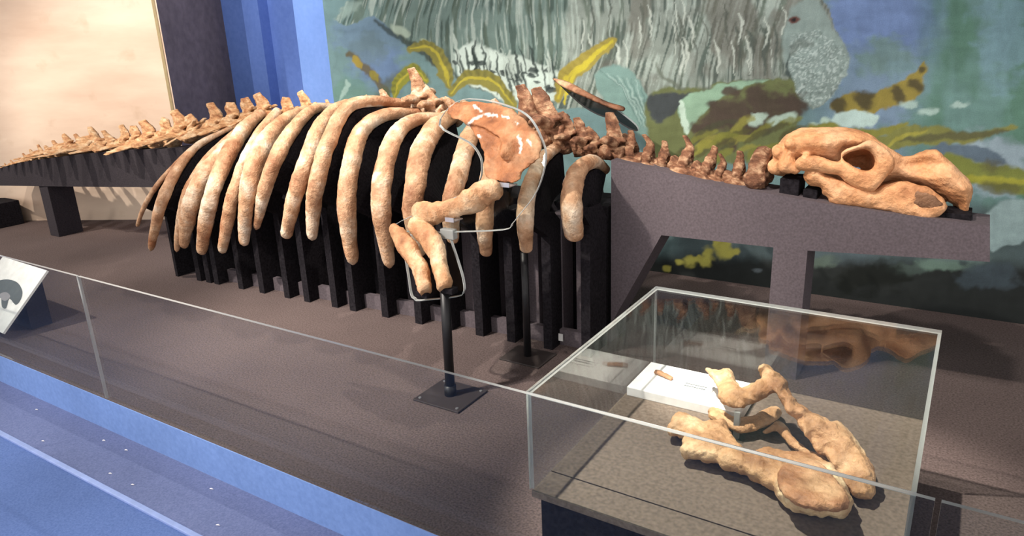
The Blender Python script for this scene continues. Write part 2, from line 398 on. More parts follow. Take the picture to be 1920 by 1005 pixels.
# ------------------------------------------------------------------ mural
def build_mural():
    x_f = np.arange(-3.93, 0.42, 0.0062); x = np.concatenate([x_f, np.arange(0.46, 4.0, 0.05), [4.0]])
    z_f = np.arange(0.0, 1.70, 0.0058); z = np.concatenate([z_f, np.arange(1.72, 2.85, 0.03)])
    nx, nz = len(x), len(z)
    gx, gz = np.meshgrid(x, z); pts3 = np.stack([gx.ravel(), np.full(gx.size, 3.80), gz.ravel()], 1)
    c = (pts3-np.array([0, 0, EYE]))@MW
    U = 960+F_PX*c[:, 0]/c[:, 2]; W = 502.5+F_PX*c[:, 1]/c[:, 2]
    rng = np.random.RandomState(3)
    T = rng.rand(256, 256)
    def vn(a, b_):
        i = np.floor(a).astype(int); j = np.floor(b_).astype(int); u = a-i; v = b_-j
        u = u*u*(3-2*u); v = v*v*(3-2*v); I = i % 256; J = j % 256; I1 = (i+1) % 256; J1 = (j+1) % 256
        return (T[I, J]*(1-u)+T[I1, J]*u)*(1-v)+(T[I, J1]*(1-u)+T[I1, J1]*u)*v
    U0, W0 = U, W
    U = U0+9*(vn(U0/34, W0/34)-.5)+5*(vn(U0/13+9, W0/13)-.5)+3*(vn(U0/5+3, W0/5)-.5)
    W = W0+9*(vn(U0/34+50, W0/34)-.5)+5*(vn(U0/13+70, W0/13)-.5)+3*(vn(U0/5+90, W0/5)-.5)
    P = np.stack([U, W], 1)
    def fb(sx, sy, o=0, ox=0.): 
        return (vn(U/sx+o, W/sy+o*1.3)*0.55+vn(U/sx*2.1+o*2, W/sy*2.1+o)*0.3+vn(U/sx*4.3+o, W/sy*4.3+3*o)*0.15)
    col = np.empty((len(P), 3))
    def L(c_): return np.array(lin(c_))
    # water: grey blue-green at left, blue at the top right, green at far right
    w1 = fb(140, 110, 5); w2 = fb(24, 16, 31)
    col[:] = L((104, 132, 134))
    def blend(mask, c_): 
        m_ = mask[:, None]; col[:] = col*(1-m_)+np.asarray(c_)*m_
    def ss(v, a, b_): t = np.clip((v-a)/(b_-a), 0, 1); return t*t*(3-2*t)
    def blob(cx, cy, rx, ry, c_, k=1.0, nzamp=0.5):
        q = np.hypot((U-cx)/rx, (W-cy)/ry)+(w1-0.5)*nzamp+(w2-0.5)*1.1
        blend(k*(1-ss(q, 0.55, 1.15)), L(c_))
    blob(705, 120, 60, 65, (100, 124, 156)); blob(660, 190, 50, 60, (98, 132, 122), 0.8); blob(690, 60, 80, 40, (100, 124, 142))
    blob(690, 95, 40, 30, (92, 112, 118), .6)
    blend(ss(U, 1480, 1620), L((112, 134, 156)))
    blob(1650, 40, 170, 100, (104, 126, 166)); blob(1660, 110, 75, 45, (104, 130, 122), 0.8); blob(1800, 220, 160, 90, (92, 122, 116), .9)
    blend(ss(U+0.25*W, 1730, 1800)*0.9, L((96, 128, 124)))
    blend(ss(fb(60, 240, 9), 0.42, 0.62)*ss(U, 1700, 1780)*0.7, L((74, 110, 88)))
    blob(1885, 60, 60, 120, (108, 138, 150), .7); blob(1850, 310, 110, 60, (142, 160, 172), .9); blob(1700, 150, 60, 40, (112, 140, 150), .5)
    edge = (fb(26, 22, 2)-0.5)
    def poly(pl, c_, soft=2.5, rough=10., k=1.0, sm=4):
        pp_ = smooth_poly(pl, sm) if sm > 1 else pl
        A = np.array(pp_); lo = A.min(0)-rough-soft*3-3; hi = A.max(0)+rough+soft*3+3
        s = (U > lo[0]) & (U < hi[0]) & (W > lo[1]) & (W < hi[1])
        if not s.any(): return np.zeros(len(P))
        q = P[s]; d_ = dist_poly(q, pp_); d_ = np.where(inside(q, pp_), d_, -d_)+edge[s]*rough
        m_ = np.zeros(len(P)); m_[s] = ss(d_, -soft, soft)*k
        if c_ is not None: blend(m_, L(c_))
        return m_
    def stroke(pl, w, c_, k=1.0, soft=1.6, rough=0., taper=True):
        Q = catmull([(p[0], p[1], 0) for p in pl], max(8, len(pl)*5)); Q = [(q.x, q.y) for q in Q]
        A = np.array(Q); lo = A.min(0)-w-6; hi = A.max(0)+w+6
        s = (U > lo[0]) & (U < hi[0]) & (W > lo[1]) & (W < hi[1])
        if not s.any(): return
        q = P[s]; best = np.full(len(q), 1e9); n_ = len(Q)
        for i in range(n_-1):
            a = np.array(Q[i]); ab = np.array(Q[i+1])-a; t = np.clip(((q-a)@ab)/max(ab@ab, 1e-9), 0, 1)
            ww = w*(1 if not taper else max(0.25, math.sin(math.pi*(0.12+0.8*(i+0.5)/n_))))
            best = np.minimum(best, np.hypot(*(q-a-t[:, None]*ab).T)-ww)
        m_ = np.zeros(len(P)); m_[s] = (1-ss(best+edge[s]*rough, -soft, soft))*k; blend(m_, L(c_))
    # weed at left
    stroke([(655, 100), (685, 130), (712, 160), (735, 190)], 8, (92, 84, 58), .9, 3, 12)
    stroke([(662, 108), (676, 122)], 6, (142, 126, 58)); stroke([(694, 135), (706, 150)], 7, (128, 120, 58)); stroke([(716, 165), (728, 182)], 6, (96, 104, 50))
    stroke([(640, 190), (655, 165), (650, 150)], 4, (150, 176, 168), .8); stroke([(700, 190), (760, 140), (800, 150)], 16, (84, 92, 78), .7, 6)
    # sea cow body
    body = [(634, 28), (655, 2), (720, -40), (900, -150), (1200, -230), (1440, -160), (1535, -5), (1560, 40), (1584, 88), (1586, 130), (1560, 175), (1535, 198), (1500, 192),
            (1478, 160), (1430, 150), (1340, 165), (1270, 178), (1200, 215), (1100, 205), (1010, 196), (930, 185), (860, 150), (790, 105), (725, 46), (690, 30), (660, 42), (640, 42)]
    bmask = poly(body, (112, 130, 124), 2, 6)
    bm_ = bmask > 0.02
    # left half darker green, right half pale warm grey (painting seam near x 1062)
    wr = ss(U+0.05*W, 1055, 1072)
    blend(bmask*wr*0.9, L((136, 146, 138))); blend(bmask*(1-wr)*0.5, L((100, 122, 116)))
    blend(bmask*(1-wr)*(1-ss(U, 660, 760))*0.8, L((98, 122, 120)))
    Uq, Wq = U0+0.25*(U-U0), W0+0.25*(W-W0); lean = Uq+0.12*Wq+10*np.sin(Wq/46+Uq/120)
    st1 = vn(lean/4.2, Wq/62+7); st2 = vn(lean/7.5+40, Wq/85+3); st3 = vn(lean/2.6+90, Wq/38)
    blend(bmask*ss(st1, 0.62, 0.78)*0.75, L((58, 74, 68))); blend(bmask*ss(st2, 0.66, 0.80)*0.65, L((82, 96, 84)))
    blend(bmask*ss(1-st1, 0.66, 0.82)*0.75, L((160, 174, 166))); blend(bmask*ss(st3, 0.72, 0.86)*0.4, L((178, 190, 182)))
    low = ss(W-(0.18*(U-700)+50), -10, 70)*(1-ss(U, 1040, 1090))
    blend(bmask*low*ss(st2, 0.42, 0.62)*0.85, L((48, 60, 58)))
    blend(bmask*ss(fb(60, 90, 14), 0.52, 0.66)*wr*0.55, L((104, 100, 92)))
    stroke([(700, 38), (745, 66), (800, 108), (870, 152)], 7, (48, 58, 54), .8, 3, 6)
    stroke([(634, 34), (650, 18), (680, 6)], 8, (140, 160, 152), .6, 4)
    stroke([(735, 48), (760, 62)], 9, (160, 176, 160), .8, 3, 5); stroke([(790, 75), (808, 95)], 7, (158, 170, 140), .8, 3, 5)
    # pale spotted belly
    poly([(850, 118), (880, 82), (920, 92), (985, 112), (1050, 138), (1072, 160), (1040, 188), (960, 190), (890, 165)], (186, 202, 194), 3, 12)
    for k in range(26):
        x_ = 850+rng.rand()*220; y_ = 92+0.2*(x_-860)+rng.rand()*42; blobr = 3+5*rng.rand()
        poly([(x_-blobr*1.5, y_), (x_, y_-blobr*.7), (x_+blobr*1.5, y_+1), (x_, y_+blobr*.8)], (44, 54, 54), 1.5, 3, .9)
    for k in range(30):
        x_ = 840+rng.rand()*230; y_ = 60+0.16*(x_-860)+rng.rand()*46
        stroke([(x_, y_), (x_+4+4*rng.rand(), y_+25), (x_+14, y_+50+20*rng.rand())], 1.5+1.5*rng.rand(), (46, 58, 56) if k % 3 else (172, 186, 178), .9, 1.2)
    # body folds and head
    for x_ in (1380, 1402, 1425, 1448, 1470): stroke([(x_, 30+rng.rand()*30), (x_+12, 80), (x_+6, 140)], 3+2*rng.rand(), (74, 84, 78), .8, 2)
    for k in range(40):
        x_ = 1090+rng.rand()*380; y_ = -10+rng.rand()*90
        stroke([(x_, y_), (x_+6, y_+25), (x_+3, y_+60)], 1.2+1.6*rng.rand(), (196, 206, 196) if k % 2 else (84, 90, 82), .75, 1.2)
    poly([(1478, 20), (1520, 0), (1556, 40), (1584, 88), (1586, 130), (1560, 175), (1535, 196), (1502, 190), (1482, 150), (1470, 90)], (134, 152, 148), 4, 5, .9)
    hm = poly([(1490, 70), (1540, 60), (1580, 95), (1582, 140), (1545, 192), (1505, 186), (1486, 140)], None, 5, 4)
    blend(hm*ss(vn(U/2.6, W/2.6), 0.5, 0.8)*0.8, L((182, 198, 194))); blend(hm*ss(vn(U/3.1+50, W/3.1), 0.66, 0.85)*0.6, L((96, 112, 108)))
    stroke([(1484, 100), (1478, 130), (1490, 165), (1504, 186)], 3, (66, 78, 76), .9); stroke([(1520, 88), (1500, 80), (1486, 100)], 7, (94, 104, 98), .6, 4)
    poly([(1476, 34), (1488, 27), (1496, 36), (1484, 42)], (98, 66, 60), 2, 2); poly([(1482, 33), (1488, 31), (1490, 36), (1484, 38)], (34, 30, 32), 1.2, 1)
    # belly line and flipper
    stroke([(1230, 120), (1252, 150), (1290, 168), (1350, 160), (1420, 150)], 5, (96, 104, 92), .8, 3)
    poly([(1120, 145), (1150, 120), (1185, 132), (1212, 170), (1226, 215), (1224, 265), (1205, 262), (1170, 215), (1130, 190)], (118, 148, 142), 2.5, 5)
    for k in range(9): stroke([(1130+k*9, 135+k*2), (1165+k*6, 165+k*5), (1200+k*3, 235)], 1.8, (160, 184, 178) if k % 2 else (90, 118, 114), .7, 1.2)
    # weed behind the neck: dark band, pale green slab, brown clump
    poly([(1215, 180), (1300, 165), (1400, 150), (1480, 148), (1500, 200), (1460, 280), (1300, 320), (1225, 330)], (104, 112, 74), 4, 16)
    poly([(1215, 178), (1262, 178), (1300, 175), (1270, 205), (1240, 225), (1222, 218)], (66, 72, 74), 4, 10)
    poly([(1272, 200), (1310, 168), (1400, 152), (1440, 150), (1380, 172), (1330, 200), (1290, 246), (1284, 230)], (140, 172, 148), 2, 4)
    poly([(1274, 196), (1286, 190), (1294, 240), (1286, 246)], (188, 212, 196), 1.5, 2)
    for cx, cy, rx, ry in ((1370, 205, 52, 34), (1440, 195, 60, 36), (1340, 225, 34, 28), (1318, 245, 26, 24), (1370, 172, 20, 12), (1334, 196, 18, 14), (1480, 195, 34, 24), (1400, 232, 40, 22), (1350, 262, 22, 14), (1376, 268, 12, 18)):
        blob(cx, cy, rx, ry, (76, 66, 58), .95, .35)
    for cx, cy in ((1425, 215), (1412, 226), (1476, 220), (1452, 226), (1530, 236), (1545, 228)): blob(cx, cy, 16, 9, (176, 200, 186), .9, .6)
    for k in range(30):
        x_ = 1235+rng.rand()*240; y_ = 240+rng.rand()*70
        stroke([(x_, y_), (x_+20, y_-14), (x_+44, y_-16-10*rng.rand())], 4+5*rng.rand(), [(120, 122, 58), (84, 82, 52), (140, 138, 66), (72, 72, 56)][k % 4], .75, 2.5, 4)
    # yellow fronds
    def frond(pl, w, c_=(122, 118, 60), rib_=(168, 158, 58), dk=(84, 84, 50)):
        stroke(pl, w, c_, 1, 2, 5); Q = catmull([(p[0], p[1], 0) for p in pl], 12)
        for i in range(1, 11):
            q = Q[i]; t = (Q[min(i+1, 11)]-Q[i-1]).normalized(); s_ = Vector((-t.y, t.x, 0))
            stroke([(q.x-s_.x*w*.8, q.y-s_.y*w*.8), (q.x-s_.x*w*.2+t.x*3, q.y-s_.y*w*.2+t.y*3)], w*.22, dk, .5, 3)
        stroke([(q.x, q.y) for q in Q], w*.2, rib_, .9, 1.2)
    frond([(768, 92), (800, 90), (826, 115), (840, 160)], 14); frond([(742, 185), (750, 150), (775, 132), (800, 150)], 13, (130, 132, 54)); frond([(845, 172), (880, 146), (925, 158), (965, 196)], 16)
    frond([(1048, 185), (1062, 150), (1100, 118), (1150, 74)], 17, (150, 138, 66), (184, 170, 60), (128, 116, 54)); stroke([(1060, 190), (1075, 150), (1150, 76)], 5, (186, 174, 60))
    # banded frond at the muzzle and long weed at right
    poly([(1555, 200), (1580, 180), (1630, 174), (1680, 160), (1718, 130), (1738, 112), (1732, 150), (1722, 178), (1680, 196), (1640, 210), (1570, 212)], (136, 124, 62), 2.5, 6)
    for x_, y_, w in ((1622, 190, 15), (1684, 180, 12), (1714, 158, 12), (1572, 200, 12), (1728, 132, 7)): blob(x_, y_, w*1.3, w*1.5, (76, 70, 48), .95, .3)
    poly([(1562, 214), (1600, 206), (1645, 214), (1636, 232), (1590, 236), (1565, 232)], (172, 196, 192), 3, 10)
    for x_, y_ in ((1700, 195), (1800, 196), (1735, 206)): blob(x_, y_, 24, 9, (160, 184, 178), .8)
    poly([(1480, 250), (1540, 232), (1600, 240), (1700, 232), (1640, 262), (1600, 290), (1500, 280)], (124, 124, 62), 3, 14)
    poly([(1630, 270), (1680, 244), (1740, 236), (1800, 246), (1905, 238), (1860, 256), (1800, 268), (1720, 272), (1650, 290)], (118, 120, 68), 3, 10)
    stroke([(1690, 262), (1760, 258), (1890, 246)], 7, (82, 82, 60), .8, 3, 8); stroke([(1640, 285), (1690, 258), (1740, 244)], 4, (156, 152, 70), .8)
    poly([(1740, 280), (1800, 268), (1860, 280), (1884, 305), (1840, 308), (1780, 296)], (88, 104, 118), 3, 8)
    poly([(1760, 300), (1800, 290), (1840, 310), (1925, 318), (1925, 365), (1860, 350), (1800, 345)], (114, 122, 62), 4, 14)
    stroke([(1790, 335), (1860, 338), (1925, 336)], 8, (154, 152, 58), .8, 3, 8); blob(1860, 312, 30, 14, (86, 84, 58), .7); blob(1880, 352, 40, 12, (92, 92, 56), .8)
    # darker paint with pale patches low on the wall
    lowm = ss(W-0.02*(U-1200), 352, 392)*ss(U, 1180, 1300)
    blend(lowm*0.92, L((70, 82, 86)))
    poly([(1845, 400), (1925, 372), (1925, 450), (1880, 462), (1852, 470)], (132, 154, 156), 3, 8)
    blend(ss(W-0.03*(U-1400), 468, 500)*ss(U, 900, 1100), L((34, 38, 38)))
    for cx, cy, rx, ry, c_ in ((1760, 498, 50, 14, (104, 128, 118)), (1545, 492, 30, 16, (84, 98, 90)), (1700, 508, 40, 14, (70, 84, 80)), (1860, 520, 60, 24, (62, 74, 82)), (1800, 480, 60, 10, (92, 110, 108)), (1420, 512, 12, 6, (90, 100, 106))): blob(cx, cy, rx, ry, c_, .8)
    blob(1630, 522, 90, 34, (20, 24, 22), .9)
    for cx, cy, r_ in ((1250, 500, 8), (1292, 487, 12), (1272, 490, 7), (1330, 478, 14), (1358, 464, 18), (1326, 494, 10), (1345, 450, 8), (1378, 470, 9), (1310, 484, 8)): blob(cx, cy, r_*1.3, r_*1.2, (172, 168, 84), .95, .4)
    br = 0.55*fb(46, 12, 61)+0.45*fb(9, 30, 83); col *= (0.72+0.56*br)[:, None]
    me = bpy.data.meshes.new('mural_skin')
    V = [(a, 3.800, b_) for b_ in z for a in x]
    Fc = [(j*nx+i, j*nx+i+1, (j+1)*nx+i+1, (j+1)*nx+i) for j in range(nz-1) for i in range(nx-1)]
    me.from_pydata(V, [], Fc); me.update()
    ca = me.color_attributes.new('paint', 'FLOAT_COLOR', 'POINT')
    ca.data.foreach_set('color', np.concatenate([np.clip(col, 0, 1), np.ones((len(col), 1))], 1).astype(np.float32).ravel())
    t = thing('mural', 'large painted mural of a grey sea cow among yellow green kelp', 'mural', (-1.5, 3.8, 0))
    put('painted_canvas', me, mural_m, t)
    put('backing_board', box_me(-3.93, 4.0, 3.8015, 3.82, 0.0, 2.85), blue_wall_l, t)
build_mural()

# ------------------------------------------------------------------ glass barrier along the deck edge
for x0, x1, lab in ((-8.6, -2.855, 'clear low barrier pane at the left in front of the tilted white card'),
                    (-2.845, 0.030, 'long clear low barrier pane in front of the rib cage'), (0.040, 3.2, 'clear low barrier pane at the far right beyond the display case')):
    o = link('barrier_pane', pane_me(x0, x1, YG, YG+0.010, 0.0005, 0.527), [clear, edge_m])
    tag(o, lab, 'glass barrier', 'clear panes of the low barrier')

# ------------------------------------------------------------------ skeleton
skel = thing('sea_cow_skeleton', 'long brown fossil sea cow skeleton laid out on black stands', 'skeleton', (-2.4, 2.85, 0))
rib_paths = []
#         photo px of the centre line from the spine to the tip, widths in px, how far it bows out from the spine
RIBS = [
 ([(425, 240), (371, 269), (320, 317), (288, 357), (268, 393), (257, 425)], [6, 8, 9, 10, 9, 7], .46),
 ([(440, 238), (423, 245), (371, 273), (336, 313), (312, 357), (296, 405), (282, 470)], [8, 11, 15, 20, 24, 22, 13], .48),
 ([(470, 228), (430, 258), (385, 305), (352, 360), (338, 415), (331, 472)], [12, 16, 20, 22, 18, 11], .44),
 ([(480, 222), (445, 255), (395, 312), (362, 370), (350, 420), (344, 464)], [20, 26, 34, 34, 30, 16], .46),
 ([(490, 212), (457, 243), (423, 300), (398, 362), (386, 415), (377, 476)], [20, 30, 34, 32, 30, 20], .48),
 ([(520, 208), (485, 252), (455, 312), (437, 365), (427, 410), (416, 474)], [18, 22, 25, 26, 26, 18], .47),
 ([(575, 206), (535, 224), (496, 268), (472, 325), (461, 390), (457, 460)], [20, 26, 40, 38, 32, 20], .50),
 ([(630, 200), (586, 206), (546, 248), (516, 300), (496, 358), (480, 430)], [16, 22, 29, 32, 28, 14], .49),
 ([(680, 192), (632, 203), (598, 242), (573, 308), (550, 378), (535, 446)], [20, 25, 32, 34, 33, 22], .50),
 ([(765, 196), (700, 190), (650, 203), (616, 265), (595, 338), (587, 395), (585, 450)], [20, 24, 28, 34, 34, 31, 19], .50),
 ([(785, 212), (720, 216), (677, 248), (656, 320), (650, 400), (662, 496)], [22, 28, 34, 39, 38, 24], .50),
 ([(830, 222), (782, 224), (744, 250), (721, 315), (715, 395), (731, 502)], [24, 28, 34, 40, 40, 24], .50),
 ([(850, 215), (815, 240), (788, 290), (779, 345), (774, 400), (790, 480)], [30, 42, 44, 42, 42, 26], .50),
 ([(900, 225), (878, 262), (862, 320), (848, 372), (846, 425), (850, 455)], [30, 36, 38, 38, 34, 20], .49),
 ([(950, 235), (930, 280), (914, 350), (908, 420), (912, 480)], [28, 34, 36, 36, 22], .48),
 ([(1050, 272), (1015, 300), (990, 360), (985, 420), (987, 472)], [20, 28, 32, 35, 24], .47),
 ([(1133, 318), (1112, 303), (1086, 318), (1073, 358), (1072, 400), (1077, 449)], [24, 30, 35, 41, 43, 36], .42),
]
PATCH = {9: [(.18, 5, .05, .5)], 10: [(.28, 5, .04, .7), (.79, 3, .025, .8), (.42, 1, .02, .3)], 11: [(.30, 3, .015, 1.6), (.70, 4, .02, .8), (.66, 2, .02, .5)], 12: [(.35, 3, .07, .7), (.27, 5, .05, .5)],
         13: [(.42, 3, .05, .5)], 4: [(.93, 3, .03, .7)], 7: [(.58, 3, .02, .8)], 1: [(.86, 3, .02, .8)], 16: [(.5, 3, .05, .5)]}
RN, RS = 72, 18
for i, (cl, wd, D) in enumerate(RIBS):
    pts = []; n = len(cl)
    L_ = [0.]
    for a, b_ in zip(cl, cl[1:]): L_.append(L_[-1]+math.hypot(b_[0]-a[0], b_[1]-a[1]))
    for p, l in zip(cl, L_):
        s = l/L_[-1]
        guess = ony(p, 2.6); ys = yspine(guess.x)
        y = ys-0.05-D*math.sin(min(s/0.72, 1)*math.pi/2)*1.0+(0.04*max(0, s-.72)/.28)
        pts.append(ony(p, y))
    path = catmull(pts, RN); w = lerp_list(wd, RN); rad = []
    for k in range(RN):
        e = min(1, math.sqrt(max(0, 1-((k/(RN-1)-0.965)/0.035)**2)) if k/(RN-1) > 0.965 else 1)
        rad.append(max(0.0015, px2m(w[k], path[k])*0.5*(0.25+0.75*e)))
    V, Fc = tube_vf(path, rad, RS, 0.86, Vector((1, 0, 0)), 0.11, i*3.1)
    me = mesh_from(V, Fc, True)
    pv = np.zeros(len(V))
    for (s0, th0, ds, dth) in PATCH.get(i, []):
        for k in range(RN):
            for q in range(RS):
                th = q*2*math.pi/RS; P_ = V[k*RS+q]
                a = abs(k/(RN-1)-s0)/ds; b2 = abs((th-th0+math.pi) % (2*math.pi)-math.pi)/dth
                v = 1.5-math.hypot(a, b2)-0.9*noise.noise(P_*30)
                pv[k*RS+q] = max(pv[k*RS+q], min(1, max(0, v*1.6-.4)))
    set_patch(me, pv)
    put('rib', me, bone_rib, skel)
    rib_paths.append((path, rad))

# vertebra shapes: x towards the head, z up; unit = height from the bottom of the body to the tip of the spine
def vertebra_mesh(kind, seed):
    rnd = random.Random(seed); J = lambda a: rnd.uniform(-a, a)
    P = []
    if kind == 'thoracic':
        P.append(tb([(-.17, 0, .2), (0, 0, .19), (.17, 0, .2)], [.21, .17, .21], 7, 12))
        for s in (-1, 1):
            P.append(tb([(0, s*.12, .28), (-.02, s*.15, .42), (-.04, s*.04, .54)], [.08, .07, .09], 8))
            P.append(tb([(0, s*.14, .40), (-.02, s*.33, .46+J(.04)), (-.05, s*.46, .44)], [.1, .08, .06], 8))
            P.append(tb([(-.02, s*.10, .46), (.16, s*.12, .52)], [.06, .045], 5))
        P.append(tb([(-.03, 0, .48), (-.08+J(.03), 0, .74), (-.14+J(.05), 0, .98)], [.14, .11, .075], 9, 8, .55, Vector((1, 0, 0))))
    elif kind == 'lumbar':
        P.append(tb([(-.2, 0, .25), (0, 0, .24), (.2, 0, .25)], [.24, .2, .24], 7, 12))
        for s in (-1, 1):
            P.append(tb([(0, s*.14, .36), (-.02, s*.06, .58)], [.1, .09], 6))
            P.append(tb([(0, s*.15, .30), (-.03, s*.5, .25+J(.05)), (-.10, s*.85, .10+J(.06))], [.13, .11, .07], 10, 8, .5, Vector((1, 0, 0))))
            P.append(tb([(0, s*.09, .5), (.2, s*.14, .66+J(.04))], [.07, .05], 6))
        P.append(tb([(-.02, 0, .5), (-.06, 0, .75), (-.12+J(.06), 0, .98)], [.17, .15, .10], 9, 8, .5, Vector((1, 0, 0))))
    elif kind == 'caudal':
        P.append(tb([(-.3, 0, .32), (0, 0, .30), (.3, 0, .32)], [.28, .24, .28], 7, 12))
        for s in (-1, 1):
            P.append(tb([(0, s*.2, .3), (-.1, s*.6, .2), (-.25, s*.95, .05+J(.05))], [.16, .13, .07], 10, 8, .4, Vector((1, 0, 0))))
            P.append(tb([(.05, s*.08, .5), (.32, s*.12, .72)], [.08, .05], 6))
        P.append(tb([(0, 0, .5), (-.12, 0, .74), (-.26+J(.06), 0, .97)], [.17, .13, .07], 9, 8, .5, Vector((1, 0, 0))))
    elif kind == 'cervical':
        P.append(tb([(-.2, 0, .22), (0, 0, .23), (.2, 0, .24)], [.23, .18, .24], 6, 12)); P.append(ell((.05, -.3, .18), (.2, .13, .16))); P.append(ell((-.05, .3, .18), (.2, .13, .16)))
        for s in (-1, 1):
            P.append(tb([(0, s*.17, .32), (-.01, s*.2, .5), (-.03, s*.05, .66)], [.08, .075, .08], 10))
            P.append(tb([(0, s*.2, .24), (.02, s*.38, .16+J(.05)), (.03, s*.42, .04)], [.10, .08, .05], 8))
        P.append(tb([(-.02, 0, .6), (-.04, 0, .8), (-.1+J(.08), 0, .98)], [.09, .06, .04], 7))
    else:   # atlas: broad thick ring
        ring = [(0, .34*math.cos(a), .5+.40*math.sin(a)) for a in np.linspace(0, 2*math.pi, 13)]
        P.append(tb(ring, [.13]*13, 30, 8, 1.2, Vector((1, 0, 0))))
        for s in (-1, 1): P.append(ell((0, s*.36, .36), (.16, .16, .28)))
    return remesh(P, 0.018, 1, 0.02, 6., seed)
KIND = {k: [vertebra_mesh(k, s) for s in sd] for k, sd in (('thoracic', (1, 2)), ('lumbar', (3, 4)), ('caudal', (5, 6)), ('cervical', (7, 8)), ('atlas', (9,)))}
def vert(kind, px, py_base, h_px, var, mat, dy=0., tilt=0., sx=1., sy=1.):
    g = ony((px, py_base), 2.85); y = yspine(g.x)+dy; P = ony((px, py_base), y); h = px2m(h_px, P)
    me = KIND[kind][var % len(KIND[kind])]
    key = (kind, var % len(KIND[kind]), mat.name)
    if key not in VM: VM[key] = me.copy(); VM[key].materials.clear(); VM[key].materials.append(mat)
    o = bpy.data.objects.new('vertebra', VM[key]); C.objects.link(o); o.parent = skel
    o.location = P-skel.location; o.scale = (h*sx, h*sy, h*(random.uniform(.82, 1.08) if mat is bone_tail else 1))
    o.rotation_euler = (random.uniform(-.06, .06), tilt+(random.uniform(-.15, .15) if mat is bone_tail else 0), random.uniform(-.08, .08)+0.03)
    return o
VM = {}
# tail: px, base py, height px
for k, (x, yb, h) in enumerate([(12, 313, 12), (26, 309, 14), (40, 305, 16), (53, 302, 20), (66, 299, 23), (80, 296, 25), (95, 293, 28), (113, 290, 33), (135, 288, 43), (158, 284, 36), (184, 281, 48), (212, 278, 40)]):
    vert('caudal', x, yb+4, h*1.0, k, bone_tail, 0, 0.1, 2.0, 1.9)
for k, (x, yb, h, t) in enumerate([(240, 277, 44, 0), (264, 276, 48, .1), (288, 274, 60, 0), (314, 268, 48, .2), (346, 262, 58, 0), (376, 256, 52, -.2), (412, 250, 58, .1), (444, 240, 56, .2)]):
    vert('lumbar', x, yb+6, h*1.05, k, bone_tail, 0, t, 2.0, 1.5)
for k, (x, yb, h, t) in enumerate([(474, 232, 58, 0), (500, 228, 60, .05), (543, 226, 52, .1), (580, 224, 50, .1)]):
    vert('lumbar', x, yb+4, h*1.08, k+1, bone_tail, 0, t, 1.7, .9)
for k, (x, yb, h, t) in enumerate([(620, 224, 40, 0), (660, 222, 42, 0), (700, 220, 44, 0), (738, 222, 58, -.2), (790, 222, 92, .1), (826, 232, 84, -.25), (868, 232, 62, -.5), (905, 236, 62, -.5), (945, 244, 60, -.1)]):
    vert('thoracic', x, yb, h, k, bone_rib if k > 2 else bone_tail, 0, t, 1.4, 1.1)
for k, (x, yb, h, t) in enumerate([(990, 262, 98, .1), (1038, 274, 108, -.05), (1072, 283, 74, -.1), (1098, 290, 70, 0), (1124, 296, 62, -.2), (1150, 298, 84, .15)]):
    vert('thoracic', x, yb+6, h*1.08, k, bone_neck, -0.06, t, 1.45, 1.2)
for k, (x, yb, h, t) in enumerate([(1182, 306, 54, .1), (1210, 315, 54, .2), (1240, 322, 52, .2), (1275, 322, 58, .35), (1312, 332, 56, .5), (1340, 336, 44, .4), (1378, 346, 56, .2)]):
    vert('cervical', x, yb+9, h*1.3, k, bone_neck, -0.05, t, 1.75, 1.05)
vert('atlas', 1418, 358, 80, 0, bone_neck, -0.08, 0.12, 1.6, 1.0)

# ---- skull
def sp(y): return lambda u, v: ony((u, v), y)
SC = lambda pts: [(1400+.398*x, 200+.398*y) for x, y in pts]
cran = SC([(112, 272), (138, 196), (200, 132), (260, 108), (420, 104), (530, 116), (600, 150), (690, 212), (760, 238), (880, 205), (952, 262), (1042, 350), (1060, 402), (1042, 470), (1030, 500), (1004, 500),
           (990, 462), (930, 428), (850, 372), (720, 342), (640, 350), (560, 340), (470, 300), (380, 290), (280, 282), (230, 300), (180, 318), (130, 316)])
zyg = SC([(432, 262), (455, 212), (520, 186), (585, 160), (640, 188), (690, 240), (692, 290), (652, 335), (615, 382), (590, 400), (540, 390), (470, 352), (436, 322), (380, 312), (300, 304), (244, 296), (228, 266), (262, 236), (340, 236)])
zhole = SC([(452, 240), (500, 210), (560, 203), (598, 238), (596, 284), (562, 300), (505, 280)])
mand = SC([(276, 312), (290, 290), (335, 284), (366, 318), (440, 350), (520, 372), (600, 392), (650, 372), (720, 356), (780, 366), (860, 388), (920, 432), (940, 468), (915, 505), (850, 541), (780, 530), (700, 500), (600, 478), (500, 464), (400, 456), (384, 424), (362, 406), (350, 374), (300, 368), (276, 345)])
def crel(uv):
    e = np.zeros(len(uv))
    for (cx, cy, rx, ry, h) in ((1520, 275, 60, 30, .035), (1560, 268, 60, 24, .02), (1720, 312, 50, 20, -.05), (1700, 300, 24, 14, -.02), (1458, 312, 9, 9, .03), (1476, 296, 9, 10, .025), (1500, 306, 8, 7, -.05), (1470, 268, 8, 8, .02), (1488, 280, 6, 9, -.02), (1470, 284, 7, 5, -.03), (1512, 312, 8, 6, -.03)):
        e += h*np.exp(-((uv[:, 0]-cx)/rx)**2-((uv[:, 1]-cy)/ry)**2)
    e -= .23*np.exp(-((uv[:, 0]-1610)/33)**6-((uv[:, 1]-300)/22)**6)
    return e
N0 = (0.18, -1, 0.25)
skull = thing('skull', None, None); del_ = skull; skull.parent = skel
